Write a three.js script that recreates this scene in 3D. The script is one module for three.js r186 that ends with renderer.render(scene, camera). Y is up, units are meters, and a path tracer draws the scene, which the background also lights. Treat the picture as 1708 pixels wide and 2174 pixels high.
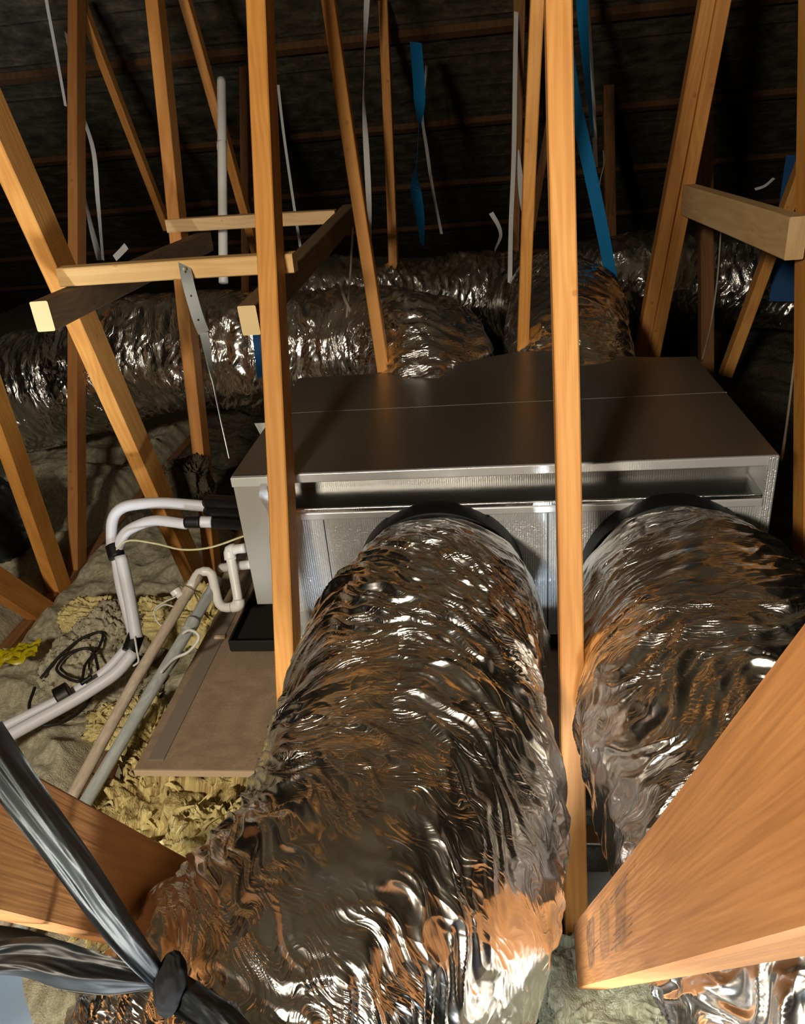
import * as THREE from 'three';
import { ImprovedNoise } from 'three/addons/math/ImprovedNoise.js';
import { RectAreaLightUniformsLib } from 'three/addons/lights/RectAreaLightUniformsLib.js';
import { mergeGeometries } from 'three/addons/utils/BufferGeometryUtils.js';
import { RoundedBoxGeometry } from 'three/addons/geometries/RoundedBoxGeometry.js';

// ───────── camera, lights, exposure ─────────
const scene = new THREE.Scene();
scene.background = new THREE.Color(0x000000);
const camera = new THREE.PerspectiveCamera(67.14, 1708 / 2174, 0.02, 60);
camera.position.set(0, 1.56, 0);
camera.quaternion.setFromRotationMatrix(new THREE.Matrix4().makeBasis(
  new THREE.Vector3(0.99206, -0.083878, -0.093709), new THREE.Vector3(0.031362, 0.886564, -0.461543), new THREE.Vector3(0.121792, 0.454939, 0.882155)));
const renderer = new THREE.WebGLRenderer({ antialias: true });
renderer.toneMapping = THREE.LinearToneMapping;
renderer.toneMappingExposure = 1.1;
renderer.shadowMap.enabled = true;
RectAreaLightUniformsLib.init();
// a warm work light behind the camera on the left, and daylight that comes up through the ceiling hatch from a window of the room below
const LAMPS = [
  { at: [-0.72, 2.05, 1.1], to: [-0.35, 0.8, -2.0], w: 0.26, h: 0.18, power: 385, color: [1, 0.88, 0.7], label: 'yellow LED work light at head height behind the viewer, on the left' },
];
const WINDOW = { x: 0.1, y: -1.05, z: 2.5, w: 2.6, h: 1.3, power: 215, color: [0.84, 0.93, 1.0] };

// ───────── helpers ─────────
const V = (a) => (a.isVector3 ? a.clone() : new THREE.Vector3(a[0], a[1], a[2]));
const noise = new ImprovedNoise();
const N3 = (x, y, z) => noise.noise(x, y, z);
const ridge = (x, y, z) => 1 - Math.min(1, Math.abs(N3(x, y, z)) * 2.2);
let seedState = 12345;
const rnd = () => { seedState = (seedState * 1664525 + 1013904223) >>> 0; return seedState / 4294967296; };
const taken = {};
function numbered(name) { const k = taken[name] || 0; taken[name] = k + 1; return k ? name + '_' + String(k).padStart(3, '0') : name; }
function shade(o) { o.castShadow = true; o.receiveShadow = true; return o; }
function tag(o, label, category, group) { o.userData.label = label; o.userData.category = category; if (group) o.userData.group = group; return o; }
function thing(name, label, category, group) { const o = new THREE.Group(); o.name = numbered(name); scene.add(o); return tag(o, label, category, group); }
function mesh(name, geo, mat, parent) { const o = shade(new THREE.Mesh(geo, mat)); o.name = parent ? name : numbered(name); (parent || scene).add(o); return o; }
function solo(name, geo, mat, label, category, group) { return tag(mesh(name, geo, mat), label, category, group); }
function struct(name, geo, mat, parent) { const o = mesh(name, geo, mat, parent); o.userData.kind = 'structure'; return o; }
// puts a thing's origin at a base point while its parts stay where they were built
function rebase(o, p) { o.position.copy(V(p)); for (const c of o.children) c.position.sub(V(p)); return o; }
function geo(pos, uv, idx) {
  const g = new THREE.BufferGeometry();
  g.setAttribute('position', new THREE.BufferAttribute(new Float32Array(pos), 3));
  if (uv) g.setAttribute('uv', new THREE.BufferAttribute(new Float32Array(uv), 2));
  if (idx) g.setIndex(idx);
  g.computeVertexNormals();
  return g;
}
function box(cx, cy, cz, sx, sy, sz, r = 0.003) {
  const g = new RoundedBoxGeometry(sx, sy, sz, 2, Math.min(r, sx / 2.1, sy / 2.1, sz / 2.1));
  const p = g.attributes.position, n = g.attributes.normal, uv = [];
  for (let i = 0; i < p.count; i++) {
    const ax = Math.abs(n.getX(i)), ay = Math.abs(n.getY(i)), az = Math.abs(n.getZ(i));
    if (ay >= ax && ay >= az) uv.push(p.getX(i), p.getZ(i)); else if (ax >= az) uv.push(p.getZ(i), p.getY(i)); else uv.push(p.getX(i), p.getY(i));
  }
  g.setAttribute('uv', new THREE.BufferAttribute(new Float32Array(uv), 2));
  g.translate(cx, cy, cz);
  return g;
}
// path with rounded corners, sampled
function rounded(pts, r) {
  const P = pts.map(V), out = [P[0]];
  for (let i = 1; i < P.length - 1; i++) {
    const a = P[i - 1].clone().sub(P[i]), b = P[i + 1].clone().sub(P[i]);
    const t = Math.min(r, a.length() * 0.48, b.length() * 0.48);
    const p0 = P[i].clone().addScaledVector(a.normalize(), t), p1 = P[i].clone().addScaledVector(b.normalize(), t);
    const q = new THREE.QuadraticBezierCurve3(p0, P[i], p1);
    for (let k = 0; k <= 6; k++) out.push(q.getPoint(k / 6));
  }
  out.push(P[P.length - 1]);
  return out;
}
function poly(points) { const c = new THREE.CurvePath(); for (let i = 1; i < points.length; i++) c.add(new THREE.LineCurve3(V(points[i - 1]), V(points[i]))); return c; }
function smooth(pts) { return new THREE.CatmullRomCurve3(pts.map(V), false, 'centripetal'); }
// swept tube with a radius function and capped ends; parallel transport frames
function sweep(curve, rad, rings, around, opts = {}) {
  const L = curve.getLength(), pos = [], uv = [], idx = [], pts = [], tan = [];
  for (let i = 0; i <= rings; i++) { pts.push(curve.getPointAt(i / rings)); tan.push(curve.getTangentAt(i / rings)); }
  let n = Math.abs(tan[0].y) < 0.9 ? new THREE.Vector3(0, 1, 0) : new THREE.Vector3(1, 0, 0);
  n.addScaledVector(tan[0], -n.dot(tan[0])).normalize();
  for (let i = 0; i <= rings; i++) {
    if (i) n.addScaledVector(tan[i], -n.dot(tan[i])).normalize();
    const b = tan[i].clone().cross(n), s = (i / rings) * L;
    for (let j = 0; j <= around; j++) {
      const th = (j / around) * Math.PI * 2, r = typeof rad === 'function' ? rad(s, th, L, pts[i]) : rad;
      const c = Math.cos(th) * r, d = Math.sin(th) * r;
      pos.push(pts[i].x + n.x * c + b.x * d, pts[i].y + n.y * c + b.y * d, pts[i].z + n.z * c + b.z * d);
      uv.push((j / around) * (opts.circ || 1), s);
    }
  }
  const W = around + 1;
  for (let i = 0; i < rings; i++) for (let j = 0; j < around; j++) { const a = i * W + j; idx.push(a, a + 1, a + W, a + 1, a + W + 1, a + W); }
  if (!opts.open) for (const e of [0, rings]) {
    const c = pos.length / 3; pos.push(pts[e].x, pts[e].y, pts[e].z); uv.push(0.5, 0.5);
    for (let j = 0; j < around; j++) { const a = e * W + j; e ? idx.push(a, a + 1, c) : idx.push(a + 1, a, c); }
  }
  const g = geo(pos, uv, idx), nn = g.attributes.normal;               // close the seam's normals
  for (let i = 0; i <= rings; i++) {
    const a = i * W, z = a + around, x = nn.getX(a) + nn.getX(z), y = nn.getY(a) + nn.getY(z), w = nn.getZ(a) + nn.getZ(z), l = Math.hypot(x, y, w) || 1;
    nn.setXYZ(a, x / l, y / l, w / l); nn.setXYZ(z, x / l, y / l, w / l);
  }
  return g;
}
const pipe = (pts, r, corner = 0.04, around = 14) => { const q = rounded(pts, corner), c = smooth(q); return sweep(c, r, Math.max(8, Math.round(c.getLength() / 0.012)), around, { circ: 0.1 }); };
const cable = (pts, r) => { const c = smooth(pts); return sweep(c, r, Math.max(16, Math.round(c.getLength() / 0.008)), 8, { circ: 0.02 }); };

// ───────── textures ─────────
function tex(w, h, f, srgb, rep) {
  const d = new Uint8Array(w * h * 4);
  for (let y = 0; y < h; y++) for (let x = 0; x < w; x++) { const c = f(x / w, y / h), o = (y * w + x) * 4; for (let k = 0; k < 3; k++) d[o + k] = Math.max(0, Math.min(255, Array.isArray(c) ? c[k] : c)); d[o + 3] = 255; }
  const t = new THREE.DataTexture(d, w, h);
  t.wrapS = t.wrapT = THREE.RepeatWrapping; t.magFilter = THREE.LinearFilter; t.minFilter = THREE.LinearMipmapLinearFilter; t.generateMipmaps = true;
  if (srgb) t.colorSpace = THREE.SRGBColorSpace;
  if (rep) t.repeat.set(rep[0], rep[1]);
  t.needsUpdate = true;
  return t;
}
// noise that repeats at the texture's edges
const wrapN = (u, v, fx, fy, z) => { const a = u * Math.PI * 2, b = v * Math.PI * 2; return N3(Math.cos(a) * fx + 7.3, Math.sin(a) * fx + z * 3.1, Math.cos(b) * fy + Math.sin(b) * fy * 1.37 + z); };
function woodTex(base, dark, z) {
  const knots = []; for (let i = 0; i < 5; i++) knots.push([rnd(), rnd(), 0.02 + rnd() * 0.02]);
  return tex(256, 1024, (u, v) => {
    let k = 0, bend = 0;
    for (const [a, b, r] of knots) { const dx = Math.abs(u - a), dy = Math.abs(v - b) * 5.5, d = Math.hypot(Math.min(dx, 1 - dx), dy); k = Math.max(k, 1 - d / r); bend += Math.exp(-d * 14) * 0.4; }
    const g = Math.sin((u * 9 + wrapN(u, v, 0.6, 0.5, z) * 2.2 + bend) * Math.PI * 2), fine = N3(u * 60, v * 6, z) * 0.5 + N3(u * 120, v * 14, z + 4) * 0.4;
    const blot = wrapN(u, v, 1.2, 1.6, z + 9);
    let t = 0.16 * g + 0.34 * fine + 0.35 * blot + 0.25; t = Math.max(0, Math.min(1, t)); if (k > 0) t = Math.min(1, t + Math.min(1, k * 2.5) * 0.8);
    return [0, 1, 2].map((c) => base[c] + (dark[c] - base[c]) * t);
  }, true, [5, 0.8]);
}
const woodBump = tex(256, 512, (u, v) => 128 + 70 * N3(u * 60, v * 5, 2.2) + 40 * N3(u * 130, v * 16, 7.7), false, [5, 1.2]);
function wood(base, dark, z, rough = 0.62) { return new THREE.MeshStandardMaterial({ map: woodTex(base, dark, z), bumpMap: woodBump, bumpScale: 0.0006, roughness: rough }); }
const M = {};
M.woods = [wood([224, 158, 74], [192, 122, 48], 1.3), wood([216, 150, 76], [180, 112, 48], 4.1), wood([226, 162, 84], [194, 126, 56], 8.7)];
M.beam = wood([184, 124, 66], [156, 98, 48], 12.2);
M.pale = wood([232, 192, 132], [206, 158, 96], 16.5);
M.pale2 = wood([226, 190, 140], [204, 160, 108], 19.5);
M.oldWood = wood([150, 104, 62], [110, 72, 40], 23.1, 0.8);
M.railWood = wood([118, 92, 62], [88, 66, 42], 25.2, 0.85);
M.batten = wood([104, 70, 40], [70, 46, 26], 27.7, 0.9);
M.end = new THREE.MeshStandardMaterial({ color: 0xe8cf9c, roughness: 0.8, bumpMap: woodBump, bumpScale: 0.0005 });
const crinkle = tex(1024, 1024, (u, v) => {
  const w = wrapN(u, v, 1.6, 2.2, 3) * 0.05, m = Math.max(0.15, 0.75 + 1.3 * wrapN(u, v, 1.5, 2, 33)), f = (fx, fy, z) => { const q = 1 - Math.abs(wrapN(u, v + w, fx, fy, z)) * 2.6; return q > 0 ? q * q : 0; };
  return 60 + m * (80 * f(1.3, 8, 11) + 55 * f(2.4, 15, 17) + 34 * f(4.5, 27, 29)) + 12 * wrapN(u, v, 9, 22, 23);
}, false, [1.4, 1.8]);
function foil(tint, rough, bump) { return new THREE.MeshPhysicalMaterial({ color: tint, metalness: 1, roughness: rough, bumpMap: crinkle, bumpScale: bump, clearcoat: 1, clearcoatRoughness: 0.05 }); }
M.foil = foil(new THREE.Color().setRGB(0.9, 0.87, 0.83), 0.22, 0.0032);
M.foilFar = foil(new THREE.Color().setRGB(0.9, 0.89, 0.87), 0.22, 0.0045);
M.strapFoil = new THREE.MeshStandardMaterial({ color: 0xfcfdff, metalness: 0.3, roughness: 0.25 });
const boardBump = tex(512, 512, (u, v) => { const a = 1 - Math.abs(wrapN(u, v, 4, 14, 31)) * 3, b = 1 - Math.abs(wrapN(u, v, 10, 22, 37)) * 3; return 110 + 40 * Math.max(0, a) * Math.max(0, wrapN(u, v, 2, 2, 5) + 0.4) + 30 * Math.max(0, b) + 20 * Math.sin(u * 400); }, false, [3, 3]);
M.boardFoil = new THREE.MeshStandardMaterial({ color: 0xe6eaec, metalness: 0.5, roughness: 0.36, bumpMap: boardBump, bumpScale: 0.005 });
M.tapeFoil = new THREE.MeshStandardMaterial({ color: 0xe2e4e6, metalness: 1, roughness: 0.2, bumpMap: boardBump, bumpScale: 0.0004 });
M.lipFoil = new THREE.MeshStandardMaterial({ color: 0xeef0f2, metalness: 0.5, roughness: 0.35, bumpMap: boardBump, bumpScale: 0.0004 });
M.recess = new THREE.MeshStandardMaterial({ color: 0x8c8a86, metalness: 0.8, roughness: 0.4, bumpMap: boardBump, bumpScale: 0.0006 });
M.lid = new THREE.MeshStandardMaterial({ color: 0x9a948a, metalness: 0.85, roughness: 0.34, bumpMap: tex(128, 128, (u, v) => 128 + 60 * wrapN(u, v, 9, 9, 41), false, [6, 6]), bumpScale: 0.00006 });
M.galv = new THREE.MeshStandardMaterial({ color: 0xb4b2aa, metalness: 0.35, roughness: 0.5 });
M.strip = new THREE.MeshStandardMaterial({ color: 0x887c70, metalness: 0.1, roughness: 0.5 });  // darker board tone, for the shade painted along the platform edge
M.galvEdge = new THREE.MeshStandardMaterial({ color: 0xd6dad8, metalness: 0.3, roughness: 0.45 });
M.hoop = new THREE.MeshStandardMaterial({ color: 0xc8d2d4, metalness: 0.6, roughness: 0.4 });
M.blackRubber = new THREE.MeshStandardMaterial({ color: 0x0c0c0d, roughness: 0.45 });
M.tape = new THREE.MeshStandardMaterial({ color: 0x0b0a0b, roughness: 0.5 });
M.matte = new THREE.MeshStandardMaterial({ color: 0x0a090b, roughness: 0.95 });
M.tray = new THREE.MeshStandardMaterial({ color: 0x161512, roughness: 0.8 });
M.white = new THREE.MeshStandardMaterial({ color: 0xdcdce4, roughness: 0.45 });
M.pvc = new THREE.MeshStandardMaterial({ color: 0xe8e6e2, roughness: 0.35 });
M.pvcDusty = new THREE.MeshStandardMaterial({ roughness: 0.65, map: tex(128, 512, (u, v) => { const t = wrapN(u, v, 2, 5, 51) * 0.5 + N3(u * 20, v * 60, 3) * 0.3; return [192 + t * 40, 176 + t * 40, 156 + t * 44]; }, true, [10, 1.2]) });
M.pvcGrey = new THREE.MeshStandardMaterial({ roughness: 0.5, map: tex(128, 512, (u, v) => { const t = wrapN(u, v, 2, 5, 57) * 0.5 + N3(u * 20, v * 50, 9) * 0.25; return [172 + t * 40, 178 + t * 38, 176 + t * 36]; }, true, [10, 1.2]) });
M.blue = new THREE.MeshStandardMaterial({ color: 0x0f78b4, roughness: 0.5, side: THREE.DoubleSide });
M.blueDark = new THREE.MeshStandardMaterial({ color: 0x1a4f86, roughness: 0.55, side: THREE.DoubleSide });
M.plastic = new THREE.MeshPhysicalMaterial({ color: 0x1d2124, roughness: 0.46, side: THREE.DoubleSide });
M.plasticGrey = new THREE.MeshStandardMaterial({ color: 0x5a6670, roughness: 0.4, side: THREE.DoubleSide });
M.cable = new THREE.MeshStandardMaterial({ color: 0x1c1712, roughness: 0.6 });
M.wireWhite = new THREE.MeshStandardMaterial({ color: 0xd8d8d4, roughness: 0.4 });
M.wireYellow = new THREE.MeshStandardMaterial({ color: 0xcfc79a, roughness: 0.45 });
M.string = new THREE.MeshStandardMaterial({ color: 0xb8aa98, roughness: 0.8 });
M.board = new THREE.MeshStandardMaterial({ roughness: 0.72, map: tex(512, 512, (u, v) => { const t = N3(u * 160, v * 160, 2) * 0.5 + N3(u * 60, v * 60, 5) * 0.5 + wrapN(u, v, 2, 2, 61) * 0.8; return [150 + t * 20, 128 + t * 18, 106 + t * 16]; }, true, [2.5, 2.5]) });
M.boardGrey = new THREE.MeshStandardMaterial({ roughness: 0.6, color: 0x8d8c88 });
M.boardEdge = new THREE.MeshStandardMaterial({ roughness: 0.85, color: 0xc9b292 });
function fluffMat(base, dark, z) {
  return new THREE.MeshStandardMaterial({ roughness: 1, bumpScale: 0.003,
    map: tex(512, 512, (u, v) => { const a = wrapN(u, v, 3, 3, z), b = 1 - Math.abs(wrapN(u, v, 8, 8, z + 3)) * 2.2, c = N3(u * 70, v * 70, z); let t = 0.35 + 0.7 * a + 0.25 * (1 - b) + 0.4 * c; t = Math.max(0, Math.min(1, t)); return [0, 1, 2].map((k) => base[k] + (dark[k] - base[k]) * t); }, true, [2, 2]),
    bumpMap: tex(256, 256, (u, v) => 128 + 60 * (1 - Math.abs(wrapN(u, v, 6, 6, z + 5)) * 2.4) + 50 * N3(u * 50, v * 50, z), false, [3, 3]) });
}
M.fluffYellow = fluffMat([234, 222, 166], [196, 174, 108], 71);
M.fluffBrown = fluffMat([226, 210, 146], [136, 112, 66], 79);
M.fluffGrey = fluffMat([198, 192, 168], [150, 142, 118], 83);
M.fluffPale = fluffMat([196, 198, 176], [138, 138, 110], 89);
M.fibre = M.fluffYellow.clone(); M.fibre.side = THREE.DoubleSide; M.fibre.bumpMap = null;
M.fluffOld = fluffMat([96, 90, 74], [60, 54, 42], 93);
M.plaster = new THREE.MeshStandardMaterial({ roughness: 0.95, map: tex(512, 512, (u, v) => { const t = wrapN(u, v, 3, 3, 97) * 0.7 + N3(u * 90, v * 90, 4) * 0.3; return [146 + t * 30, 140 + t * 28, 124 + t * 28]; }, true, [0.7, 0.7]) });
M.roof = new THREE.MeshStandardMaterial({ roughness: 0.95, map: tex(512, 512, (u, v) => { const t = wrapN(u, v, 2, 2, 101) + N3(u * 60, v * 60, 2) * 0.4 + wrapN(u, v, 5, 5, 103) * 0.5; return [84 + t * 40, 77 + t * 36, 62 + t * 30]; }, true, [0.8, 0.8]) });
M.darkWall = new THREE.MeshStandardMaterial({ roughness: 1, color: 0x2a241e });
M.lampBody = new THREE.MeshStandardMaterial({ color: 0xd8b020, roughness: 0.5 });

// ───────── lamps (outside the frame, behind the camera) ─────────
for (const l of LAMPS) {
  const t = thing('work_light', l.label, 'work light');
  t.position.set(...l.at);
  const look = V(l.to);
  t.lookAt(look);                                        // +z towards the target
  mesh('housing', box(0, 0, -0.035, l.w + 0.05, l.h + 0.05, 0.06, 0.012), M.lampBody, t);
  mesh('glowing_panel', box(0, 0, 0, l.w, l.h, 0.004, 0.001), new THREE.MeshStandardMaterial({ color: 0x222222, emissive: new THREE.Color().setRGB(...l.color), emissiveIntensity: 8 }), t);
  mesh('stand', sweep(poly([[0, -l.h / 2, -0.035], [0, -l.h / 2 - 0.1, -0.035]]), 0.012, 4, 10), M.blackRubber, t);
  const a = new THREE.RectAreaLight(new THREE.Color().setRGB(...l.color), l.power, l.w, l.h);
  a.name = 'work_light_glow';
  a.position.set(...l.at).addScaledVector(look.clone().sub(V(l.at)).normalize(), 0.012);
  a.lookAt(look);                                        // an area light shines towards what it looks at
  scene.add(a);
}

{
  const a = new THREE.RectAreaLight(new THREE.Color().setRGB(...WINDOW.color), WINDOW.power, WINDOW.w, WINDOW.h);
  a.name = 'window_daylight'; a.position.set(WINDOW.x, WINDOW.y, WINDOW.z - 0.012); a.lookAt(WINDOW.x, WINDOW.y, -5); scene.add(a);
}

// ───────── the roof space ─────────
const ROOF = { d0: 5.2, y0: 1.54, k: 0.45, ridge: 0.4 };
const roofY = (dep) => (dep >= ROOF.ridge ? ROOF.y0 + ROOF.k * (ROOF.d0 - dep) : ROOF.y0 + ROOF.k * (ROOF.d0 - ROOF.ridge) - ROOF.k * (ROOF.ridge - dep));
// the ceiling lining is this space's floor, with a hatch between two joists below the camera
const HATCH = { x0: -0.43, x1: 0.11, z0: -0.3, z1: 0.8 };
struct('floor', mergeGeometries([box(0, -0.03, (-9.4 + HATCH.z0) / 2, 11, 0.06, HATCH.z0 + 9.4), box(0, -0.03, (HATCH.z1 + 4.2) / 2, 11, 0.06, 4.2 - HATCH.z1), box((-5.5 + HATCH.x0) / 2, -0.03, (HATCH.z0 + HATCH.z1) / 2, HATCH.x0 + 5.5, 0.06, HATCH.z1 - HATCH.z0), box((5.5 + HATCH.x1) / 2, -0.03, (HATCH.z0 + HATCH.z1) / 2, 5.5 - HATCH.x1, 0.06, HATCH.z1 - HATCH.z0)]), M.plaster);
{
  const paint = new THREE.MeshStandardMaterial({ color: 0xd8d4c8, roughness: 0.9 });
  struct('wall_room_left', box(-1.9, -1.25, 0.8, 0.06, 2.4, 3.6), paint); struct('wall_room_right', box(2.1, -1.25, 0.8, 0.06, 2.4, 3.6), paint);
  struct('wall_room_back', box(0.1, -1.25, -1.0, 4, 2.4, 0.06), paint); struct('wall_room_front', box(0.1, -1.25, 2.56, 4, 2.4, 0.06), paint);
  struct('floor_room', box(0.1, -2.45, 0.8, 4.1, 0.06, 3.7), paint);
  struct('window_1', box(WINDOW.x, WINDOW.y, WINDOW.z + 0.01, WINDOW.w, WINDOW.h, 0.02), new THREE.MeshStandardMaterial({ color: 0x222222, emissive: new THREE.Color().setRGB(...WINDOW.color), emissiveIntensity: 6 }));
}
{
  const run = 8.4, len = run * Math.hypot(1, ROOF.k), ang = Math.atan(ROOF.k), ry = roofY(ROOF.ridge);
  for (const [name, side] of [['ceiling', -1], ['ceiling_front', 1]]) {
    const r = struct(name, box(0, 0.09, 0, 11, 0.04, len), M.roof);
    const mid = run / 2;
    r.position.set(0, ry - ROOF.k * mid, -ROOF.ridge + side * mid);
    r.rotation.x = side * ang;
    if (side < 0) for (let k = 0; k < 22; k++) {
      const z = -len / 2 + 0.25 + k * 0.34;
      const c = mesh('tile_course', box(0, 0.062, z, 10.8, 0.016, 0.36), M.roof, r); c.rotation.x = 0; 
      if (k % 3 === 1) mesh('batten', box(0, 0.035, z + 0.1, 10.8, 0.035, 0.06), M.batten, r);
    }
  }
}
struct('wall_left', box(-5.4, 1.8, -2.6, 0.08, 4, 13.6), M.darkWall);
struct('wall_right', box(5.4, 1.8, -2.6, 0.08, 4, 13.6), M.darkWall);
struct('wall_back', box(0, 0.6, -8.7, 11, 1.4, 0.08), M.darkWall);
struct('wall_front', box(0, 1, 4.1, 11, 2.6, 0.08), M.darkWall);

// ───────── timber ─────────
const EYE = new THREE.Vector3(0, 1.56, 0);
// squared timber between A and B; ref says what the line AB is: 'near' face, 'left' face, 'right' face or 'mid'
function timberGeo(A, B, w, h, ref, bow = 0) {
  A = V(A); B = V(B);
  const T = B.clone().sub(A), L = T.length(); T.normalize();
  const U = new THREE.Vector3(1, 0, 0); U.addScaledVector(T, -U.x * T.x / 1); U.copy(new THREE.Vector3(1, 0, 0)).addScaledVector(T, -T.x).normalize();
  if (Math.abs(T.x) > 0.8) { U.set(0, 1, 0).addScaledVector(T, -T.y).normalize(); }
  let Nn = T.clone().cross(U); const mid = A.clone().add(B).multiplyScalar(0.5);
  if (Nn.dot(EYE.clone().sub(mid)) < 0) Nn.negate();
  const off = new THREE.Vector3();
  if (ref === 'near') off.addScaledVector(Nn, -h / 2); else if (ref === 'left') off.addScaledVector(U, w / 2); else if (ref === 'right') off.addScaledVector(U, -w / 2);
  const c = Math.min(0.0025, w / 8), sec = [[-w / 2 + c, -h / 2], [w / 2 - c, -h / 2], [w / 2, -h / 2 + c], [w / 2, h / 2 - c], [w / 2 - c, h / 2], [-w / 2 + c, h / 2], [-w / 2, h / 2 - c], [-w / 2, -h / 2 + c]];
  const n = Math.max(2, Math.round(L / 0.2)), pos = [], uv = [], idx = [], u0 = rnd(), v0 = rnd(), ph = rnd() * 6;
  let per = 0;
  for (let k = 0; k < 8; k++) {
    const a = sec[k], b = sec[(k + 1) % 8], l = Math.hypot(b[0] - a[0], b[1] - a[1]), at = pos.length / 3;
    for (let i = 0; i <= n; i++) {
      const s = i / n, wob = bow * Math.sin(s * Math.PI) + 0.0012 * Math.sin(s * L * 5 + ph);
      for (const q of [a, b]) { const p = A.clone().lerp(B, s).add(off).addScaledVector(U, q[0] + wob).addScaledVector(Nn, q[1]); pos.push(p.x, p.y, p.z); uv.push(u0 + per + (q === a ? 0 : l), v0 + s * L); }
      if (i < n) { const r = at + i * 2; idx.push(r, r + 1, r + 2, r + 1, r + 3, r + 2); }
    }
    per += l;
  }
  const body = idx.length;
  for (const s of [0, 1]) {
    const at = pos.length / 3;
    for (const q of sec) { const p = A.clone().lerp(B, s).add(off).addScaledVector(U, q[0]).addScaledVector(Nn, q[1]); pos.push(p.x, p.y, p.z); uv.push(q[0], q[1]); }
    for (let k = 1; k < 7; k++) idx.push(at, at + k, at + k + 1);
  }
  // wind every face outwards
  const ctr = mid.clone().add(off), e1 = new THREE.Vector3(), e2 = new THREE.Vector3(), P = (i) => new THREE.Vector3(pos[i * 3], pos[i * 3 + 1], pos[i * 3 + 2]);
  for (let i = 0; i < idx.length; i += 3) {
    const a = P(idx[i]), b = P(idx[i + 1]), d = P(idx[i + 2]);
    const nor = e1.subVectors(b, a).cross(e2.subVectors(d, a)), g = a.clone().add(b).add(d).multiplyScalar(1 / 3).sub(ctr);
    if (i < body) g.addScaledVector(T, -g.dot(T));
    if (nor.dot(g) < 0) { const t = idx[i + 1]; idx[i + 1] = idx[i + 2]; idx[i + 2] = t; }
  }
  const g = geo(pos, uv, idx); g.addGroup(0, body, 0); g.addGroup(body, idx.length - body, 1);
  return g;
}
const BOW = {};
function timber(name, label, A, B, o = {}) {
  A = V(A); B = V(B);
  const T = B.clone().sub(A).normalize();
  if (o.roof) { let p = B.clone(); for (let i = 0; i < 400 && p.y < roofY(-p.z) - 0.12; i++) p.addScaledVector(T, 0.02); B = p; }
  if (o.ext) B.addScaledVector(T, o.ext);
  if (o.pre) A.addScaledVector(T, -o.pre);
  const mat = o.mat || M.woods[o.k || 0];
  const g = timberGeo(A, B, o.w || 0.045, o.h || 0.07, o.ref || 'near', o.bow || 0);
  const m = mesh(name, g, [mat, o.end || mat]);
  return tag(m, label, o.cat || 'timber', o.group);
}
// bottom chords of the trusses, lying on the ceiling lining, running away from the viewer
[[-1.66, 'far left'], [-1.06, 'left'], [-0.46, 'middle left'], [0.132, 'middle right'], [0.74, 'right']].forEach(([x, w], i) =>
  timber('ceiling_joist', ['dark timber ceiling joist below the far left fan of braces', 'timber ceiling joist under the left grey insulation', 'timber ceiling joist under the particleboard platform on the left', 'timber ceiling joist below the two foil ducts near the middle', 'timber ceiling joist below the right foil duct'][i],
    [x, 0.045, -7.6], [x, 0.045, 1.2], { w: 0.045, h: 0.09, ref: 'mid', mat: M.oldWood, cat: 'joist' }));
const POST1 = timber('timber_post', 'bright orange timber post crossing the left end of the air handler and its plenum', [-0.48, 0.357, -1.266], [-0.48, 1.807, -1.934], { roof: 1, pre: 0.28, k: 0, cat: 'post', h: 0.075, w: 0.043 });
const POST2 = timber('timber_post', 'long timber post in front of the plenum, between the two big foil ducts', [0.128, 0.126, -0.971], [0.128, 1.707, -1.526], { roof: 1, k: 1, cat: 'post', h: 0.052, w: 0.043, pre: 0.12 });
timber('timber_brace', 'wide timber brace with stamped grey print, close by on the lower right', [0.112, 0.232, -0.86], [0.112, 1.325, -0.225], { ref: 'left', w: 0.042, h: 0.098, ext: 0.5, mat: M.beam, cat: 'brace' });
timber('timber_brace', 'wide timber brace close by on the lower left, behind the black plastic strap', [-0.475, 0.281, -0.853], [-0.475, 0.992, -0.467], { ref: 'right', w: 0.042, h: 0.125, ext: 0.5, pre: 0.12, mat: M.beam, cat: 'brace' });
timber('timber_brace', 'long slanting timber brace on the left, passing behind the end of the left rail', [-1.06, -0.045, -2.243], [-1.06, 1.293, -1.842], { roof: 1, w: 0.045, h: 0.09, k: 2, cat: 'brace' });
timber('timber_post', 'slim timber post behind the punched hoop-iron strap', [-1.06, 0.372, -2.417], [-1.06, 1.961, -2.892], { roof: 1, w: 0.043, h: 0.07, k: 1, pre: 0.35, cat: 'post' });
timber('timber_brace', 'thin timber brace ending behind the middle of the rear cross timber', [-1.06, 1.206, -3.534], [-1.06, 1.995, -3.214], { roof: 1, w: 0.036, h: 0.05, k: 1, pre: 0.3, cat: 'brace' });
timber('timber_post', 'upright timber post at the far left with a shadowed right side', [-1.66, -0.012, -2.382], [-1.66, 2.095, -3.627], { roof: 1, w: 0.042, h: 0.07, mat: M.beam, cat: 'post' });
timber('timber_brace', 'timber brace leaning in from the left edge beside the far left post', [-1.66, 0.029, -2.289], [-1.66, 0.697, -2.284], { roof: 1, w: 0.045, h: 0.09, k: 0, cat: 'brace' });
timber('timber_brace', 'low timber brace at the left edge, lowest in the far left fan', [-1.62, -0.053, -2.266], [-1.62, 0.324, -2], { ref: 'right', ext: 0.6, w: 0.045, h: 0.09, k: 1, cat: 'brace' });
timber('timber_brace', 'faint thin timber brace running to the left end of the rear cross timber', [-1.66, 1.135, -4.093], [-1.66, 2.019, -3.71], { roof: 1, w: 0.034, h: 0.05, k: 1, cat: 'brace' });
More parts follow.
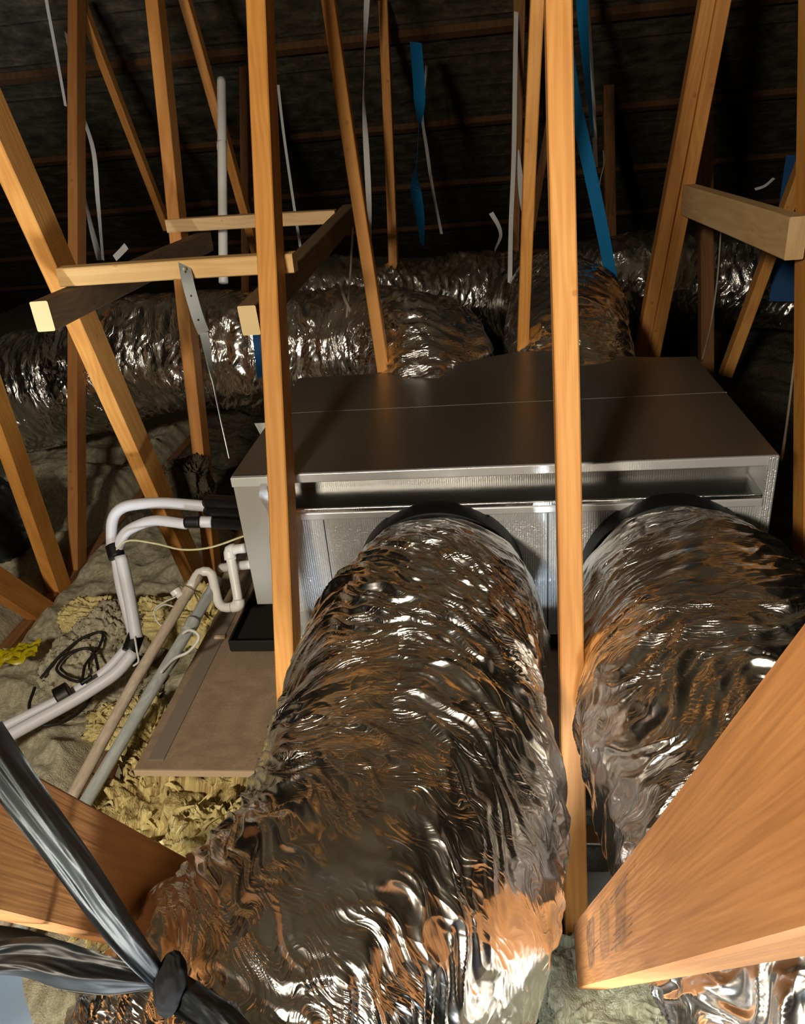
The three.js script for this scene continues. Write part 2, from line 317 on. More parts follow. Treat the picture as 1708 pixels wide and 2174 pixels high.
timber('timber_brace', 'timber brace coming down behind the rear edge of the air handler on the left', [-0.348, 0.842, -2.37], [-0.434, 1.871, -2.595], { roof: 1, w: 0.038, h: 0.05, k: 0, cat: 'brace' });
timber('timber_brace', 'narrow timber brace just left of the long central post', [0.096, 0.864, -2.443], [0.142, 1.791, -2.349], { roof: 1, w: 0.035, h: 0.05, k: 0, cat: 'brace' });
{
  const t = thing('timber_post', 'double timber brace with a split seam on the right, behind the air handler', 'post');
  const A = [0.608, 0.623, -3.058], B = [0.741, 1.803, -3.005], T = V(B).sub(V(A)).normalize(), E2 = V(B).addScaledVector(T, 0.7).toArray();
  for (const k of [-1, 1]) { const sh = (q) => [q[0] + k * 0.0231, q[1], q[2] + (k > 0 ? 0.006 : 0)]; mesh('ply', timberGeo(sh(A), sh(E2), 0.0455, 0.06, 'near', k * 0.001), [M.woods[1], M.woods[1]], t); }
}
timber('timber_post', 'timber post at the right edge, carrying the end of the short rail', [0.796, 0.461, -1.788], [0.795, 1.299, -2.106], { roof: 1, pre: 0.7, w: 0.043, h: 0.075, k: 0, cat: 'post' });
timber('timber_brace', 'far timber brace crossing behind the short rail on the right', [1.053, 0.388, -3.509], [1.232, 1.015, -3.573], { roof: 1, w: 0.046, h: 0.07, k: 2, cat: 'brace' });
timber('timber_post', 'thin brown timber post behind the looped blue strap in the middle', [-0.462, 0.866, -3.807], [-0.442, 2.034, -4.151], { roof: 1, w: 0.042, h: 0.06, k: 1, cat: 'post' });
timber('timber_post', 'brown timber post half hidden behind the bright hanging foil strap', [0.13, 0.662, -4.429], [0.157, 1.787, -3.993], { roof: 1, w: 0.05, h: 0.06, mat: M.oldWood, cat: 'post' });
timber('timber_brace', 'grey thin timber brace half hidden behind the long central post', [0.233, 0.947, -4.477], [0.382, 1.661, -4.753], { roof: 1, w: 0.04, h: 0.05, mat: M.oldWood, cat: 'brace' });
timber('timber_post', 'dim timber post with a black band, right of the long blue strap', [0.721, 0.625, -4.832], [0.712, 1.81, -5.215], { roof: 1, w: 0.062, h: 0.06, mat: M.oldWood, cat: 'post' });
timber('timber_post', 'dark timber post under the short rail, right of the double brace', [0.923, 0.391, -3.322], [0.942, 1.445, -3.811], { roof: 1, w: 0.055, h: 0.06, mat: M.oldWood, cat: 'post' });
timber('timber_post', 'dim timber post standing behind the front cross timber, left of the bright post', [-1.231, 0.796, -3.857], [-1.173, 1.824, -4.282], { roof: 1, w: 0.04, h: 0.05, mat: M.oldWood, cat: 'post' });
// rails and cross timbers: the hanging frame on the left
const RAIL = { w: 0.042, h: 0.066, mat: M.railWood, end: M.end, ref: 'mid', cat: 'rail' };
timber('timber_rail', 'left timber rail with a pale sawn end, under both cross timbers', [-0.98, 1.235, -1.624], [-0.988, 1.227, -2.775], RAIL);
timber('timber_rail', 'right timber rail with a pale sawn end, beside the bright orange post', [-0.529, 1.189, -1.662], [-0.479, 1.271, -2.845], RAIL);
timber('timber_rail', 'short level timber rail between the double brace and the right edge post', [0.703, 1.212, -3.16], [0.736, 1.219, -2.034], { w: 0.045, h: 0.1, ref: 'mid', mat: M.pale2, cat: 'rail' });
timber('cross_timber', 'front pale cross timber lying on both rails, with the metal strap', [-1, 1.293, -1.765], [-0.439, 1.285, -1.77], { w: 0.042, h: 0.045, ref: 'near', mat: M.pale, cat: 'timber' });
timber('cross_timber', 'rear pale cross timber lying on the far end of both rails', [-1.085, 1.295, -2.683], [-0.503, 1.281, -2.689], { w: 0.042, h: 0.045, ref: 'near', mat: M.pale2, cat: 'timber' });

// ───────── air handler ─────────
{
  const t = thing('air_handler', 'wide flat air handler with a dark metal lid and a grey end panel', 'air handler');
  // lid: two sheets meeting at a seam, the rear one buckled upwards over the duct spigots
  const sheet = (x0, x1, d0, d1, rise) => {
    const nx = 60, nz = 24, pos = [], uv = [], idx = [];
    for (const lay of [0, -0.002]) for (let i = 0; i <= nz; i++) for (let j = 0; j <= nx; j++) {
      const x = x0 + (x1 - x0) * j / nx, d = d0 + (d1 - d0) * i / nz, e = i / nz;
      pos.push(x, 0.849 + lay + rise * Math.pow(e, 2.2) * Math.exp(-Math.pow((x - 0.12) / 0.25, 2)) + 0.0012 * N3(x * 4, d * 5, 2) * Math.min(1, e * (rise ? 1 : 1 - e) * 6), -d); uv.push(x, d);
    }
    const W = nx + 1, K = W * (nz + 1);
    for (let i = 0; i < nz; i++) for (let j = 0; j < nx; j++) { const a = i * W + j; idx.push(a, a + 1, a + W, a + 1, a + W + 1, a + W); idx.push(K + a, K + a + W, K + a + 1, K + a + 1, K + a + W, K + a + W + 1); }
    return geo(pos, uv, idx);
  };
  mesh('front_lid', sheet(-0.612, 0.602, 1.592, 2.003, 0), M.lid, t);
  mesh('rear_lid', sheet(-0.612, 0.602, 2.007, 2.33, 0.045), M.lid, t);
  mesh('lid_seam', box(0, 0.8475, -2.005, 1.21, 0.003, 0.0035, 0.001), M.galvEdge, t);
  mesh('cabinet', mergeGeometries([box(0, 0.665, -2.28, 1.2, 0.36, 0.02), box(-0.602, 0.665, -1.95, 0.02, 0.36, 0.66), box(0.59, 0.665, -1.99, 0.02, 0.36, 0.6), box(0, 0.49, -1.98, 1.2, 0.014, 0.6)]), M.galv, t);
  mesh('end_panel', box(-0.57, 0.655, -1.6, 0.088, 0.335, 0.018, 0.002), M.galv, t);
  mesh('panel_flange', box(-0.57, 0.8335, -1.598, 0.09, 0.024, 0.028, 0.002), M.galvEdge, t);
  const gus = new THREE.Shape(); gus.moveTo(0, 0); gus.lineTo(0.05, 0); gus.lineTo(0.02, -0.06); gus.closePath();
  const gg = new THREE.ExtrudeGeometry(gus, { depth: 0.002, bevelEnabled: false }); gg.translate(...[-0.654, 0.846, -1.945]);
  mesh('lid_lug', gg, M.galvEdge, t);
  for (const x of [-0.56, -0.1, 0.5]) mesh('mounting_foot', box(x, 0.425, -1.9, 0.06, 0.115, 0.34, 0.006), M.blackRubber, t);
}
// ───────── plenum ─────────
const C1 = [-0.14, 0.56, -1.59], C2 = [0.388, 0.56, -1.59];
{
  const t = thing('plenum_box', 'silver foil-faced plenum box with two round openings for the front ducts', 'plenum');
  mesh('top_lip', box(0.037, 0.8365, -1.6, 1.134, 0.023, 0.026, 0.003), M.lipFoil, t);
  mesh('recess_back', box(0.037, 0.79, -1.705, 1.1, 0.09, 0.012), M.recess, t);
  // ledge rolls over into a bright taped edge
  mesh('ledge', box(0.026, 0.752, -1.645, 1.108, 0.016, 0.122, 0.005), M.tapeFoil, t);
  mesh('taped_edge', box(0.026, 0.739, -1.586, 1.11, 0.02, 0.01, 0.004), M.lipFoil, t);
  const face = new THREE.Shape(); face.moveTo(-0.528, 0.386); face.lineTo(0.585, 0.386); face.lineTo(0.585, 0.742); face.lineTo(-0.528, 0.742); face.closePath();
  for (const c of [C1, C2]) { const h = new THREE.Path(); h.absarc(c[0], c[1] + 0.006, 0.182, 0, Math.PI * 2, true); face.holes.push(h); }
  const fg = new THREE.ExtrudeGeometry(face, { depth: 0.02, bevelEnabled: false, curveSegments: 64 }); fg.translate(0, 0, -1.61);
  mesh('front_panel', fg, M.boardFoil, t);
  mesh('bottom_edge', box(0.028, 0.389, -1.585, 1.112, 0.008, 0.012, 0.002), M.tapeFoil, t);
  const endb = (x) => box(x, 0.612, -1.66, 0.022, 0.47, 0.15, 0.003);
  mesh('end_board', endb(0.592), M.boardFoil, t);
  mesh('end_board', endb(-0.52), M.boardFoil, t);
  mesh('loose_tape', (() => { const p = [], uv = [], ix = []; for (let i = 0; i <= 24; i++) { const s = i / 24, y = 0.83 - s * 0.36, w = 0.014 + 0.007 * Math.sin(s * 17) ; for (const e of [0, 1]) { p.push(-0.53 - e * w, y, -1.582 + e * 0.006 * Math.sin(s * 23)); uv.push(e * w, s * 0.36); } if (i < 24) { const a = i * 2; ix.push(a, a + 1, a + 2, a + 1, a + 3, a + 2); } } return geo(p, uv, ix); })(), new THREE.MeshStandardMaterial({ color: 0xe2e4e6, metalness: 0.8, roughness: 0.3, side: THREE.DoubleSide }), t);
  mesh('bottom_board', box(0.03, 0.395, -1.67, 1.1, 0.016, 0.12), M.boardFoil, t);
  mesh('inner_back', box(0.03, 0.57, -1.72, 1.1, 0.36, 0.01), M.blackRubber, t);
  for (const c of [C1, C2]) {
    const g = new THREE.LatheGeometry([[0.176, 0.03], [0.185, -0.06], [0.198, -0.06], [0.2, -0.055], [0.2, 0.0], [0.185, 0.02]].map((q) => new THREE.Vector2(q[0], -q[1])), 72);
    g.rotateX(Math.PI / 2); g.translate(c[0], c[1] + 0.006, c[2] + 0.0);
    mesh('collar', g, new THREE.MeshStandardMaterial({ color: 0x020203, roughness: 0.6, side: THREE.DoubleSide }), t);
  }
  // vertical joints in the foil board
  for (const x of [-0.41, 0.115]) mesh('board_joint', box(x, 0.56, -1.5905, 0.0025, 0.34, 0.002, 0.0005), M.tape, t);
}
solo('drip_tray', (() => {
  const x0 = -0.695, x1 = 0.66, z0 = -1.555, z1 = -2.35, y = 0.368, h = 0.034;
  return mergeGeometries([box((x0 + x1) / 2, y + 0.003, (z0 + z1) / 2, x1 - x0, 0.005, z0 - z1), box((x0 + x1) / 2, y + h / 2, z0, x1 - x0, h, 0.006), box((x0 + x1) / 2, y + h / 2, z1, x1 - x0, h, 0.006), box(x0, y + h / 2, (z0 + z1) / 2, 0.006, h, z0 - z1), box(x1, y + h / 2, (z0 + z1) / 2, 0.006, h, z0 - z1)]);
})(), M.tray, 'black safety drip tray under the air handler', 'tray');

// ───────── platform ─────────
{
  const t = thing('platform_board', 'brown particleboard platform under the air handler and tray', 'board');
  mesh('panel', box(-0.02, 0.358, -1.775, 1.54, 0.018, 1.25, 0.002), M.board, t);
  mesh('raw_edge', box(-0.02, 0.3575, -1.149, 1.54, 0.016, 0.003, 0.001), M.boardEdge, t);
  for (const z of [-1.25, -1.8, -2.3]) mesh('bearer', box(-0.02, 0.3, z, 1.5, 0.098, 0.045), M.oldWood, t);
}
{
  const t = thing('platform_board', 'lower grey board with a pale raw front edge, below the gap between the ducts', 'board');
  mesh('panel', box(0.44, 0.15, -1.47, 0.56, 0.018, 0.44, 0.002), M.boardGrey, t);
  mesh('raw_edge', box(0.44, 0.15, -1.247, 0.56, 0.018, 0.006, 0.002), M.boardEdge, t);
}
solo('edge_shade_strip', box(-0.75, 0.3685, -1.7, 0.036, 0.003, 1.05, 0.001), M.strip, 'flat grey strip standing in for shade along the left edge of the particleboard platform', 'strip');  // added strip: its colour imitates shading on the platform edge
solo('foil_offcut', box(...[0.163, 0.2, -1.141], 0.09, 0.012, 0.05, 0.004), M.tapeFoil, 'small pale silver offcut lying beside the long central post', 'offcut');
solo('wood_chip', box(...[-0.742, 0.372, -1.611], 0.03, 0.008, 0.012, 0.003), M.boardEdge, 'small pale wood chip beside the left front corner of the black tray', 'wood chip');
solo('metal_sheet', box(...[0.196, 0.17, -1.033], 0.1, 0.02, 0.08, 0.003), M.boardGrey, 'light grey flat offcut on the floor right of the long central post', 'offcut');

// ───────── foil ducts ─────────
function duct(label, pts, r0, r1, o) {
  const c = smooth(pts), L = c.getLength(), s0 = o.seed;
  const A = o.amp ?? 1;
  const f = (s, th, len, p) => {
    const base = typeof r0 === 'function' ? r0(s, len) : r0 + (r1 - r0) * (s / len);
    const cx = Math.cos(th), sy = Math.sin(th), w = N3(cx * 1.4, sy * 1.4, s * 3 + s0) * 0.07 + N3(cx * 4, sy * 4, s * 9 + s0) * 0.02;
    const q = s + w + (o.twist || 0) * sy;
    const big = N3(cx * 1.1 + s0, sy * 1.1, s * 3.2) * 0.011 + N3(cx * 2.6, sy * 2.6 + s0, s * 7) * 0.008;
    const hoop = 0.5 + 0.5 * Math.cos((s / 0.052) * Math.PI * 2 + th);
    const rg = ridge(cx * 1.15 + 5, sy * 1.15 + s0, q * 19), r2 = ridge(cx * 2.3 + s0, sy * 2.3, q * 44), r3 = ridge(cx * 6, sy * 6 + s0, q * 62);
    const patch = Math.max(0.06, 0.66 + 1.25 * N3(cx * 1.3 + 3, sy * 1.3, s * 3.6 + s0)) * (o.calm ? Math.min(1, 0.2 + Math.pow(s / o.calm, 2)) : 1);
    return base + A * Math.min(0.023, big + 0.003 * hoop + patch * (0.012 * rg * rg + 0.0085 * r2 * r2) + 0.0026 * r3 * patch) - A * 0.007;
  };
  const g = sweep(c, f, o.rings, o.around, { circ: 2 * Math.PI * (typeof r0 === 'function' ? 0.24 : r0) });
  return solo('foil_duct', g, o.mat || M.foil, label, 'duct');
}
duct('largest silver foil flexible duct, running from the plenum to the front centre',
  [[-0.14, 0.556, -1.548], [-0.14, 0.558, -1.42], [-0.174, 0.57, -1.13], [-0.157, 0.57, -0.893], [-0.175, 0.57, -0.722], [-0.235, 0.56, -0.603], [-0.286, 0.54, -0.525], [-0.328, 0.5, -0.455]],
  (s) => 0.197 + 0.043 * Math.min(1, Math.pow(s / 0.2, 0.6)), 0, { rings: 640, around: 360, seed: 1.7, twist: 0.09, calm: 0.3 });
duct('silver foil flexible duct running from the plenum to the lower right, behind the printed brace',
  [[0.388, 0.552, -1.548], [0.39, 0.555, -1.42], [0.397, 0.57, -1.223], [0.378, 0.57, -0.991], [0.4, 0.56, -0.825], [0.441, 0.54, -0.688], [0.51, 0.5, -0.585]],
  (s) => 0.197 + 0.053 * Math.min(1, Math.pow(s / 0.2, 0.6)), 0, { rings: 560, around: 340, seed: 6.3, twist: -0.08, calm: 0.28 });
duct('silver foil duct from the back of the air handler, bending to the left edge',
  [[-0.2, 0.63, -2.26], [-0.226, 0.799, -2.592], [-0.391, 0.803, -2.821], [-0.644, 0.781, -2.91], [-0.978, 0.787, -2.958], [-1.393, 0.765, -3.048], [-1.922, 0.603, -3.299], [-2.398, 0.501, -3.408], [-3.044, 0.42, -3.413]],
  0.2, 0.285, { rings: 420, around: 220, seed: 11.9, mat: M.foilFar, amp: 1.3 });
duct('silver foil duct rising from the back right of the air handler behind the central post',
  [[0.27, 0.64, -2.26], [0.256, 0.811, -2.597], [0.282, 0.828, -3.006], [0.257, 0.786, -3.377], [0.176, 0.681, -3.765]],
  0.2, 0.22, { rings: 200, around: 200, seed: 17.1, mat: M.foilFar, amp: 1.0 });
duct('far silver foil duct lying across the back, between the two ducts behind the air handler',
  [[-1.093, 0.797, -3.707], [-0.785, 0.781, -3.797], [-0.337, 0.726, -4.001], [-0.001, 0.685, -4.14], [0.354, 0.595, -4.312]],
  0.2, 0.22, { rings: 220, around: 180, seed: 23.3, mat: M.foilFar, amp: 1.3 });
duct('far silver foil duct on the right, crossing behind the double timber brace',
  [[0.445, 0.656, -4.356], [0.713, 0.704, -4.248], [1.067, 0.684, -4.23], [1.382, 0.64, -4.251], [1.814, 0.549, -4.32]],
  0.23, 0.23, { rings: 220, around: 180, seed: 29.9, mat: M.foilFar, amp: 1.3 });

// ───────── hanging straps ─────────
// flat strap along pts; twist(s) turns it about its length, width(s) in metres
function strapGeo(pts, width, twist, steps = 60, thick = 0.0008) {
  const c = smooth(pts), pos = [], uv = [], idx = [], L = c.getLength();
  for (let i = 0; i <= steps; i++) {
    const s = i / steps, p = c.getPointAt(s), t = c.getTangentAt(s);
    const toEye = EYE.clone().sub(p).normalize(), u = t.clone().cross(toEye).normalize(), n = u.clone().cross(t).normalize();
    const a = typeof twist === 'function' ? twist(s) : twist, w = (typeof width === 'function' ? width(s) : width) / 2;
    const d = u.clone().multiplyScalar(Math.cos(a)).addScaledVector(n, Math.sin(a)), m = n.clone().multiplyScalar(Math.cos(a)).addScaledVector(u, -Math.sin(a));
    for (const [e, k] of [[-1, 1], [1, 1], [1, -1], [-1, -1]]) { const q = p.clone().addScaledVector(d, e * w).addScaledVector(m, k * thick / 2); pos.push(q.x, q.y, q.z); uv.push(e > 0 ? w * 2 : 0, s * L); }
  }
  for (let i = 0; i < steps; i++) for (let k = 0; k < 4; k++) { const a = i * 4 + k, b = i * 4 + (k + 1) % 4; idx.push(a, b, a + 4, b, b + 4, a + 4); }
  const g = geo(pos, uv, idx).toNonIndexed(); g.computeVertexNormals(); return g;
}
const strap = (name, label, pts, w, tw, mat, cat = 'strap', steps = 60) => solo(name, strapGeo(pts, w, tw, steps), mat, label, cat);
const edgeOn = (a, b) => (s) => 1.45 - a * Math.exp(-Math.pow((s - b) * 4, 2));
M.strapFoil.side = THREE.DoubleSide;
strap('foil_strap', 'bright hanging foil strap nearest the left edge, ending at the far left post', [[-1.75, 2.246, -3.627], [-1.732, 2.094, -3.55], [-1.714, 1.925, -3.488], [-1.69, 1.711, -3.404]], 0.013, (s) => 0.2 + 0.5 * s, M.strapFoil);
strap('foil_strap', 'hanging foil strap just right of the far left post, twisted halfway down', [[-1.711, 1.983, -3.609], [-1.659, 1.7, -3.471], [-1.614, 1.54, -3.394], [-1.603, 1.365, -3.306], [-1.588, 1.135, -3.189]], 0.018, (s) => 1.1 - 0.9 * Math.exp(-Math.pow((s - 0.62) * 5, 2)), M.strapFoil);
strap('foil_strap', 'short dull foil strap hanging between the far left post and the twisted strap', [[-1.81, 1.362, -3.615], [-1.787, 1.236, -3.554], [-1.751, 1.096, -3.487]], 0.03, (s) => 1.4 - s, M.strapFoil);
strap('foil_strap', 'thin hanging foil strap right of the bright orange post, reaching the front cross timber', [[-0.899, 1.728, -3.817], [-0.884, 1.561, -3.733], [-0.855, 1.319, -3.612], [-0.824, 1.085, -3.496]], 0.012, 0.3, M.strapFoil);
strap('foil_strap', 'hanging foil strap beside the brace, white in its lower half', [[-0.464, 2.068, -3.826], [-0.484, 1.827, -3.698], [-0.495, 1.637, -3.599], [-0.491, 1.428, -3.492], [-0.484, 1.08, -3.313]], 0.024, (s) => 0.8 + 0.75 * Math.cos(s * 9 + 3.2), M.strapFoil);
strap('foil_strap', 'twisted foil strap below the looped blue strap in the middle', [[-0.269, 1.764, -4.262], [-0.297, 1.565, -4.156], [-0.28, 1.403, -4.075], [-0.259, 1.24, -3.994], [-0.223, 1.043, -3.897]], 0.016, (s) => 0.7 - 0.5 * Math.exp(-Math.pow((s - 0.55) * 7, 2)), M.strapFoil);
strap('foil_strap', 'longest bright foil strap, hanging left of the central post', [[0.156, 2.066, -4.024], [0.135, 1.692, -3.827], [0.118, 1.371, -3.66], [0.096, 1.104, -3.519], [0.083, 0.9, -3.355]], 0.019, 0.25, M.strapFoil);
strap('foil_strap', 'short pointed foil flap hanging against the narrow brace beside the central post', [[0.134, 1.396, -3.561], [0.138, 1.288, -3.506], [0.145, 1.145, -3.433]], (s) => 0.004 + 0.022 * Math.sin(s * 3), 0.5, M.strapFoil);
strap('foil_strap', 'bright foil strap hanging beside the long blue strap', [[0.433, 1.992, -3.91], [0.442, 1.748, -3.786], [0.448, 1.522, -3.67], [0.45, 1.305, -3.558]], 0.018, 0.25, M.strapFoil);
strap('foil_strap', 'small bow of loose foil hanging left of the longest foil strap', [[0.015, 1.125, -3.859], [0.048, 1.067, -3.834], [0.056, 1.028, -3.814], [0.027, 0.967, -3.779]], 0.022, (s) => 0.3 + s, M.strapFoil, 'strap', 24);
strap('foil_strap', 'small bright foil end sticking up left of the front cross timber', [[-1.396, 1.177, -2.897], [-1.363, 1.198, -2.89], [-1.332, 1.219, -2.882]], 0.024, 0.4, M.strapFoil, 'strap', 16);
strap('foil_strap', 'small curled foil end on the dark roof space by the right far brace', [[1.24, 1.119, -4.025], [1.284, 1.129, -4.036], [1.329, 1.158, -4.057]], 0.014, 0.6, M.strapFoil, 'strap', 16);
strap('blue_strap', 'long blue hanging strap crossing down to the duct right of the central post', [[0.312, 1.801, -3.455], [0.332, 1.595, -3.351], [0.368, 1.403, -3.257], [0.413, 1.179, -3.148], [0.463, 0.904, -3.013]], (s) => 0.05, (s) => 0.75 - 0.4 * Math.sin(s * 3), M.blue);
strap('blue_strap', 'upright blue strap beside the bright foil strap at the top', [[0.389, 1.999, -3.681], [0.389, 1.837, -3.597], [0.4, 1.64, -3.497], [0.414, 1.427, -3.39]], (s) => 0.055 - 0.02 * s, (s) => 0.4 + 0.9 * s, M.blue);
strap('blue_strap', 'blue strap hanging in the middle of the dark roof space, twisted between two flat stretches', [[-0.283, 1.835, -3.843], [-0.277, 1.727, -3.789], [-0.275, 1.601, -3.724], [-0.29, 1.405, -3.621], [-0.303, 1.281, -3.555], [-0.288, 1.172, -3.501], [-0.282, 1.064, -3.446]], (s) => 0.054, (s) => (s < 0.28 ? 0.4 : s < 0.42 ? 0.4 + (s - 0.28) * 8 : s < 0.62 ? 1.52 : s < 0.74 ? 1.52 - (s - 0.62) * 9 : 0.44 + (s - 0.74) * 3.4), M.blue);
strap('blue_strap', 'blue strap wrapped under the left rear duct beside the bright orange post', [[-0.815, 0.95, -2.656], [-0.804, 0.91, -2.614], [-0.805, 0.845, -2.604], [-0.824, 0.763, -2.649]], 0.05, 0.2, M.blueDark, 'strap', 20);
strap('blue_sheet', 'wide blue plastic sheet hanging behind the short rail at the right edge', [[1.458, 1.241, -4.118], [1.416, 1.03, -4.003], [1.383, 0.837, -3.899], [1.358, 0.644, -3.796]], 0.13, 0.2, M.blueDark, 'sheet');
solo('tie_string', mergeGeometries([cable([[-0.477, 1.242, -2.888], [-0.489, 1.109, -2.817], [-0.505, 0.979, -2.748]], 0.004), cable([[-0.529, 1.052, -2.783], [-0.514, 1.005, -2.749], [-0.502, 0.978, -2.736], [-0.482, 0.931, -2.715]], 0.006), cable([[-0.505, 0.979, -2.748], [-0.512, 0.919, -2.705], [-0.524, 0.882, -2.707]], 0.004)]), M.string, 'tied string with a loose bow hanging from the end of the right rail', 'string');
solo('hanging_wire', cable([[0.9, 1.093, -3.284], [0.848, 0.922, -3.075], [0.793, 0.809, -2.896], [0.674, 0.777, -2.523]], 0.003), M.string, 'thin grey hanging wire right of the double timber brace', 'wire');
solo('hanging_wire', cable([[0.939, 0.829, -2.473], [0.831, 0.713, -2.172], [0.68, 0.754, -1.775]], 0.0035), M.string, 'thin grey wire running down to the right front corner of the air handler', 'wire');
solo('hanging_wire', cable([[0.589, 1.32, -4.378], [0.589, 1.256, -4.346], [0.57, 1.194, -4.311], [0.551, 1.069, -4.244]], 0.0025), M.wireWhite, 'short curled white wire beside the long blue strap', 'wire');
{
  const t = thing('vent_pipe', 'upright white plastic pipe standing behind the front cross timber', 'pipe');
  mesh('pipe', sweep(smooth([[-0.96, 1.734, -3.188], [-0.931, 1.534, -2.975], [-0.932, 1.092, -2.714]]), 0.0165, 40, 20, { circ: 0.1 }), M.pvc, t);
  mesh('coupling', sweep(poly([[-0.932, 1.507, -2.962], [-0.932, 1.531, -2.974]]), 0.0185, 2, 20, { circ: 0.1 }), M.pvc, t);
}
// punched hoop-iron strap: nailed to the front cross timber, then turned edge-on down to the air handler
{
  const t = thing('hoop_iron', 'punched metal hoop-iron strap nailed to the front cross timber', 'strap');
  const holes = tex(64, 256, (u, v) => (Math.hypot((u - 0.5) * 0.028, (v - 0.5) * 0.055) < 0.0026 ? 0 : 255), false, [1 / 0.027, 1 / 0.055]);
  const m = M.hoop.clone(); m.alphaMap = holes; m.alphaTest = 0.5; m.side = THREE.DoubleSide;
  mesh('band', strapGeo([[-0.692, 1.306, -1.774], [-0.684, 1.28, -1.75], [-0.677, 1.24, -1.736], [-0.669, 1.182, -1.73], [-0.666, 1.151, -1.738]], 0.0265, 0.12, 40, 0.0012), m, t);
  mesh('band', strapGeo([[-0.666, 1.151, -1.738], [-0.662, 1.11, -1.728], [-0.659, 1.039, -1.715], [-0.654, 0.949, -1.703], [-0.643, 0.857, -1.68]], (s) => 0.02, (s) => 0.15 + Math.min(1, s * 2.6) * 1.28, 60, 0.0012), M.hoop, t);
  mesh('nail_head', new THREE.SphereGeometry(0.0055, 14, 10).translate(...[-0.688, 1.294, -1.754]), M.galv, t);
}

// ───────── refrigerant pipes ─────────
{
  const t = thing('insulated_pipe', 'pair of white insulated refrigerant pipes taped together in black', 'pipe');
  
  mesh('pipe', pipe([[-0.767, 0.67, -1.793], [-0.93, 0.677, -1.819], [-1.051, 0.673, -1.801], [-1.053, 0.567, -1.746]], 0.0155, 0.12), M.white, t);
  mesh('pipe', pipe([[-0.823, 0.642, -1.748], [-0.931, 0.649, -1.771], [-1.015, 0.615, -1.764], [-1.031, 0.573, -1.729]], 0.0145, 0.08), M.white, t);
  mesh('pipe', pipe([[-1.045, 0.555, -1.741], [-1.042, 0.48, -1.714], [-1.015, 0.374, -1.663], [-1.001, 0.342, -1.637]], 0.012, 0.05), M.white, t);
  mesh('pipe', pipe([[-1.015, 0.568, -1.717], [-0.993, 0.492, -1.67], [-0.965, 0.384, -1.595]], 0.0165, 0.05), M.white, t);
  mesh('pipe', pipe([[-1.003, 0.351, -1.596], [-1.054, 0.306, -1.554], [-1.133, 0.28, -1.496], [-1.222, 0.265, -1.431], [-1.323, 0.253, -1.354]], 0.0125, 0.1), M.white, t);
  mesh('pipe', pipe([[-0.969, 0.358, -1.57], [-1.003, 0.325, -1.526], [-1.1, 0.289, -1.46], [-1.186, 0.273, -1.394], [-1.29, 0.256, -1.303]], 0.0165, 0.1), M.white, t);
  mesh('tape_band', pipe([[-1.043, 0.585, -1.745], [-1.03, 0.56, -1.722]], 0.0225), M.tape, t);
  mesh('tape_band', pipe([[-0.975, 0.38, -1.615], [-0.984, 0.353, -1.577]], 0.022), M.tape, t);
  mesh('tape_band', pipe([[-1.123, 0.297, -1.484], [-1.151, 0.289, -1.464]], 0.029), M.tape, t);
  mesh('tape_band', pipe([[-1.065, 0.328, -1.507], [-1.092, 0.316, -1.492]], 0.006), M.tape, t);
  mesh('tape_band', pipe([[-0.824, 0.65, -1.747], [-0.781, 0.649, -1.746]], 0.0165), M.tape, t);
  mesh('pipe', pipe([[-0.782, 0.649, -1.746], [-0.752, 0.646, -1.749]], 0.0155), M.white, t);
  mesh('black_sleeve', pipe([[-0.77, 0.687, -1.79], [-0.628, 0.715, -1.711]], 0.019), M.blackRubber, t); mesh('black_sleeve', pipe([[-0.771, 0.664, -1.778], [-0.629, 0.693, -1.699]], 0.015), M.blackRubber, t); mesh('black_sleeve', pipe([[-0.772, 0.638, -1.764], [-0.63, 0.668, -1.686]], 0.016), M.blackRubber, t);
  mesh('stripe_cord', cable([[-0.961, 0.399, -1.581], [-0.951, 0.368, -1.555], [-0.949, 0.345, -1.544], [-0.962, 0.337, -1.537]], 0.0028), M.wireWhite, t);
}
solo('earth_wire', cable([[-1.021, 0.589, -1.716], [-0.982, 0.616, -1.713], [-0.894, 0.617, -1.692], [-0.815, 0.612, -1.666], [-0.737, 0.624, -1.649], [-0.62, 0.676, -1.612]], 0.0027), M.wireYellow, 'thin yellow-green wire looping from the taped pipes to the air handler', 'wire');

